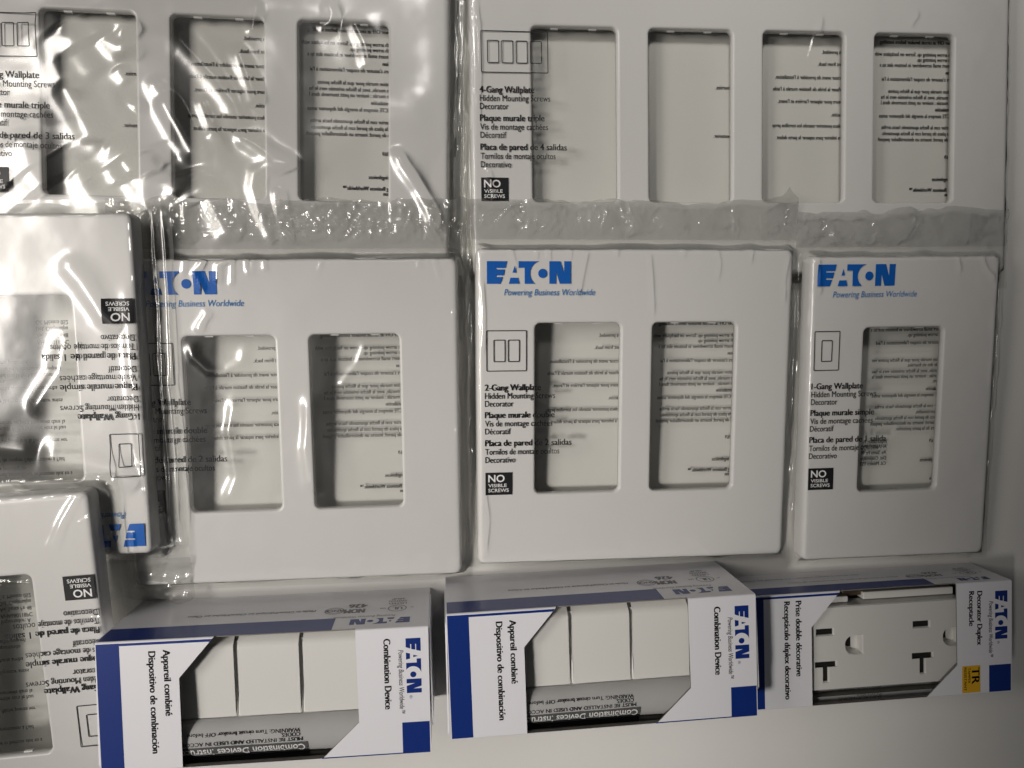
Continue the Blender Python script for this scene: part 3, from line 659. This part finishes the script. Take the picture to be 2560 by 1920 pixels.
def leaflet(loc, ang, label, Z, Wd, kind):
    e = empty('instruction_leaflet', loc, (0, 0, ang)); tag(e, label, 'leaflet', 'instruction leaflets inside the cartons')
    R, E_, cv, cz = (5.4, 1.27, Wd - 7.5, Z - 6.4)
    def put(u, s, lift=0):                                   # s = arc length from the back of the roll
        a = math.radians(165) - s / R; r = R + lift
        return (u, -(cv + E_ * r * math.cos(a)), cz + r * math.sin(a))
    u0, u1 = (24, 88.5) if kind == 'switch' else (24, 88)
    g = G(); ss = np.linspace(0, R * math.radians(200), 30)
    us = np.linspace(u0, u1, 30)
    g.add([put(u, s, .10 * math.sin(u * .25)) for u in us for s in ss], [(i * 30 + j, i * 30 + j + 1, (i + 1) * 30 + j + 1, (i + 1) * 30 + j) for i in range(29) for j in range(29)], True)
    g.build('paper_roll', M['paper'], e)
    if kind == 'switch':
        arc = lambda deg: R * math.radians(165 - deg)
        pu = lambda lift: (lambda a, b: put(-a, b, lift))
        g = G(); poly2(g, [(-68.5, arc(77)), (-24.5, arc(77)), (-24.5, arc(51)), (-68.5, arc(51))], pu(.16)); br = g.build('title_bar', M['darkbar'], e)
        g = G(); poly2(g, [(-68.5, arc(46)), (-24.5, arc(46)), (-24.5, arc(-25)), (-68.5, arc(-25))], pu(.14)); g.build('shade_band', M['ink'], e)  # near-black band paints the shade on the roll's lower curl
        g = G(); text(g, 'Combination Devices Instructions', -67.5, arc(70), 2.2, 47, -.016, put=pu(.22)); g.build('lettering', M['white'], br)
        g = G()
        text(g, 'MUST BE INSTALLED AND USED IN ACCORDANCE', -66.8, arc(92), 1.0, 48, .02, put=pu(.16)); text(g, 'CODES.', -66, arc(105), 1.0, 6.5, .02, put=pu(.16))
        text(g, 'WARNING: Turn circuit breaker OFF before', -66, arc(117), 1.0, 38, .02, put=pu(.16)); text(g, 'ENGLISH', -65, arc(40), 1.6, 14, .02, put=pu(.16))
        g.build('small_print', M['ink'], e)
    else:
        pu = lambda a, b: put(-a, b, .12); arc = lambda deg: R * math.radians(165 - deg)
        g = G(); text(g, 'ENGLISH', -60, arc(60), 1.4, 10, .03, put=pu); text(g, 'INSTRUCTIONS', -60, arc(45), 1.4, 18, .03, put=pu)
        g.build('small_print', M['grey'], e)
    return e

def receptacle(loc, ang, label, Z=23.0):
    e = empty('duplex_receptacle', loc, (0, 0, ang)); tag(e, label, 'wall outlet')
    def tslot(u, v, w, h, s, hs): return [(u, -v), (u + w, -v), (u + w, -(v + h)), (u + w / 2 + s / 2, -(v + h)), (u + w / 2 + s / 2, -(v + hs)), (u + w / 2 - s / 2, -(v + hs)), (u + w / 2 - s / 2, -(v + h)), (u, -(v + h))]
    def rect(u0, v0, u1, v1): return [(u0, -v0), (u1, -v0), (u1, -v1), (u0, -v1)]
    def dee(u, v, r): return [(u + r * .75, -(v - r)), (u + r * .75, -(v + r))] + [(u - r * .15 + r * math.cos(math.radians(a)), -v + r * math.sin(math.radians(a))) for a in range(270, 89, -15)]
    holes = [rect(30.4, 16.9, 37.2, 19.2), tslot(29.8, 30.1, 8.5, 2.3, 2.0, 7.9), dee(46.4, 23.9, 3.6), rect(70.3, 16.3, 77.0, 18.6), tslot(69.9, 29.2, 8.4, 2.4, 2.0, 8.2), dee(87.0, 23.2, 3.6)]
    outer = rrect(22.6, -41.4, 91.5, -8.0, 1.4, 5); n = len(outer); g = G()
    rings = [[(u, v, Z - 8) for u, v in outer], [(u, v, Z - .6) for u, v in outer], [(u + (.4 if u < 57 else -.4), v + (.4 if v < -25 else -.4), Z) for u, v in outer]]
    b = g.add([p for q in rings for p in q], [])
    for k in range(2):
        for i in range(n): g.f.append((b + k * n + i, b + k * n + (i + 1) % n, b + (k + 1) * n + (i + 1) % n, b + (k + 1) * n + i)); g.sm.append(False); g.mi.append(0)
    loops = [[Vector(p) for p in rings[-1]]]; ids = list(range(b + 2 * n, b + 3 * n))
    for h in holes:
        cx = sum(p[0] for p in h) / len(h); cy_ = sum(p[1] for p in h) / len(h); k = len(h)
        outl = [(p[0] + (.35 if p[0] > cx else -.35), p[1] + (.35 if p[1] > cy_ else -.35)) for p in h]
        hb = g.add([(u, v, Z) for u, v in outl] + [(u, v, Z - .7) for u, v in h] + [(u, v, Z - 5) for u, v in h], [])
        for lv in range(2):
            for i in range(k): g.f.append((hb + lv * k + i, hb + lv * k + (i + 1) % k, hb + (lv + 1) * k + (i + 1) % k, hb + (lv + 1) * k + i)); g.sm.append(False); g.mi.append(0)
        loops.append([Vector((u, v, Z)) for u, v in outl]); ids += list(range(hb, hb + k))
    for t in tessellate_polygon(loops): g.f.append(tuple(ids[i] for i in t)); g.sm.append(False); g.mi.append(0)
    g.build('face', M['device'], e)
    for k, h in enumerate(holes):
        dark = [(p[0], p[1]) for p in h]
        if k in (2, 5):
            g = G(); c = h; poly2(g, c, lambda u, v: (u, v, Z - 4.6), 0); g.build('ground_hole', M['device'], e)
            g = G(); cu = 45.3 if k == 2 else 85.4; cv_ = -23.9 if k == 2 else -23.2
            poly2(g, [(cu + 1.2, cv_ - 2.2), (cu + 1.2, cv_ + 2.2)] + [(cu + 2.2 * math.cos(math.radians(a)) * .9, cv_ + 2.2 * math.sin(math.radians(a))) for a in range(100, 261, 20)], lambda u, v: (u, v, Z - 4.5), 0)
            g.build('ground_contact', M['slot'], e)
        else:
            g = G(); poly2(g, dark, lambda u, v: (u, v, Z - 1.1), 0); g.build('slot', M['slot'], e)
    # shutters' shallow outlines, side ledge and mounting strap
    g = G()
    for u0, v0, u1, v1 in ((31, 21, 37, 28.2), (70.8, 20.4, 77.2, 27.4)):
        g = G(); frame2(g, u0, -v1, u1, -v0, .12, .5, lambda a, b: (a, b, Z + .03)); g.build('shutter_outline', M['device'], e)
    g = G(); pad(g, 22, 45, 5.2, 7.6, lambda u, v: Z - 3, .4, Z - 9); pad(g, 52, 90, 4.6, 7.6, lambda u, v: Z - 4.5, .4, Z - 9); g.build('side_ledge', M['device'], e)
    g = G(); pad(g, 44, 53, 1.6, 6.2, lambda u, v: Z - 6, .4, Z - 12); g.build('mounting_strap', M['brass'], e)
    return e

B2 = ((1.4, -94.5, 0), math.atan2(4.0, 111.1)); B1 = ((-116.0, -100.6, 0), math.radians(1.1)); B3 = ((115.3, -97.6, 0), math.radians(1.9))
carton(B1[0], B1[1], 111.2, 45.2, 44, 'switch', 'blue and white switch box at lower left, cut by the bottom of the photo')
carton(B2[0], B2[1], 111.2, 45.2, 44, 'switch', 'blue and white switch box in the middle, overlapping the outlet box')
carton(B3[0], B3[1], 109.4, 45.2, 26, 'outlet', 'low blue and white outlet box with yellow label, lower right')
IN = .7
def shift(B): return (B[0][0], B[0][1], B[0][2] + .0)
switch_device(shift(B1), B1[1], 'white triple rocker switch showing through the lower left box window')
switch_device(shift(B2), B2[1], 'white triple rocker switch showing through the middle box window')
receptacle((B3[0][0], B3[0][1] + .9, 0), B3[1], 'white two socket outlet with T shaped slots inside the right box')
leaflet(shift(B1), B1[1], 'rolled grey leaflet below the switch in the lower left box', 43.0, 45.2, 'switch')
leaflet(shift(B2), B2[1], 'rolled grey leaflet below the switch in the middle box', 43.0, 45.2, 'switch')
leaflet(shift(B3), B3[1], 'grey folded leaflet below the outlet in the right box', 19.5, 46.0, 'outlet')
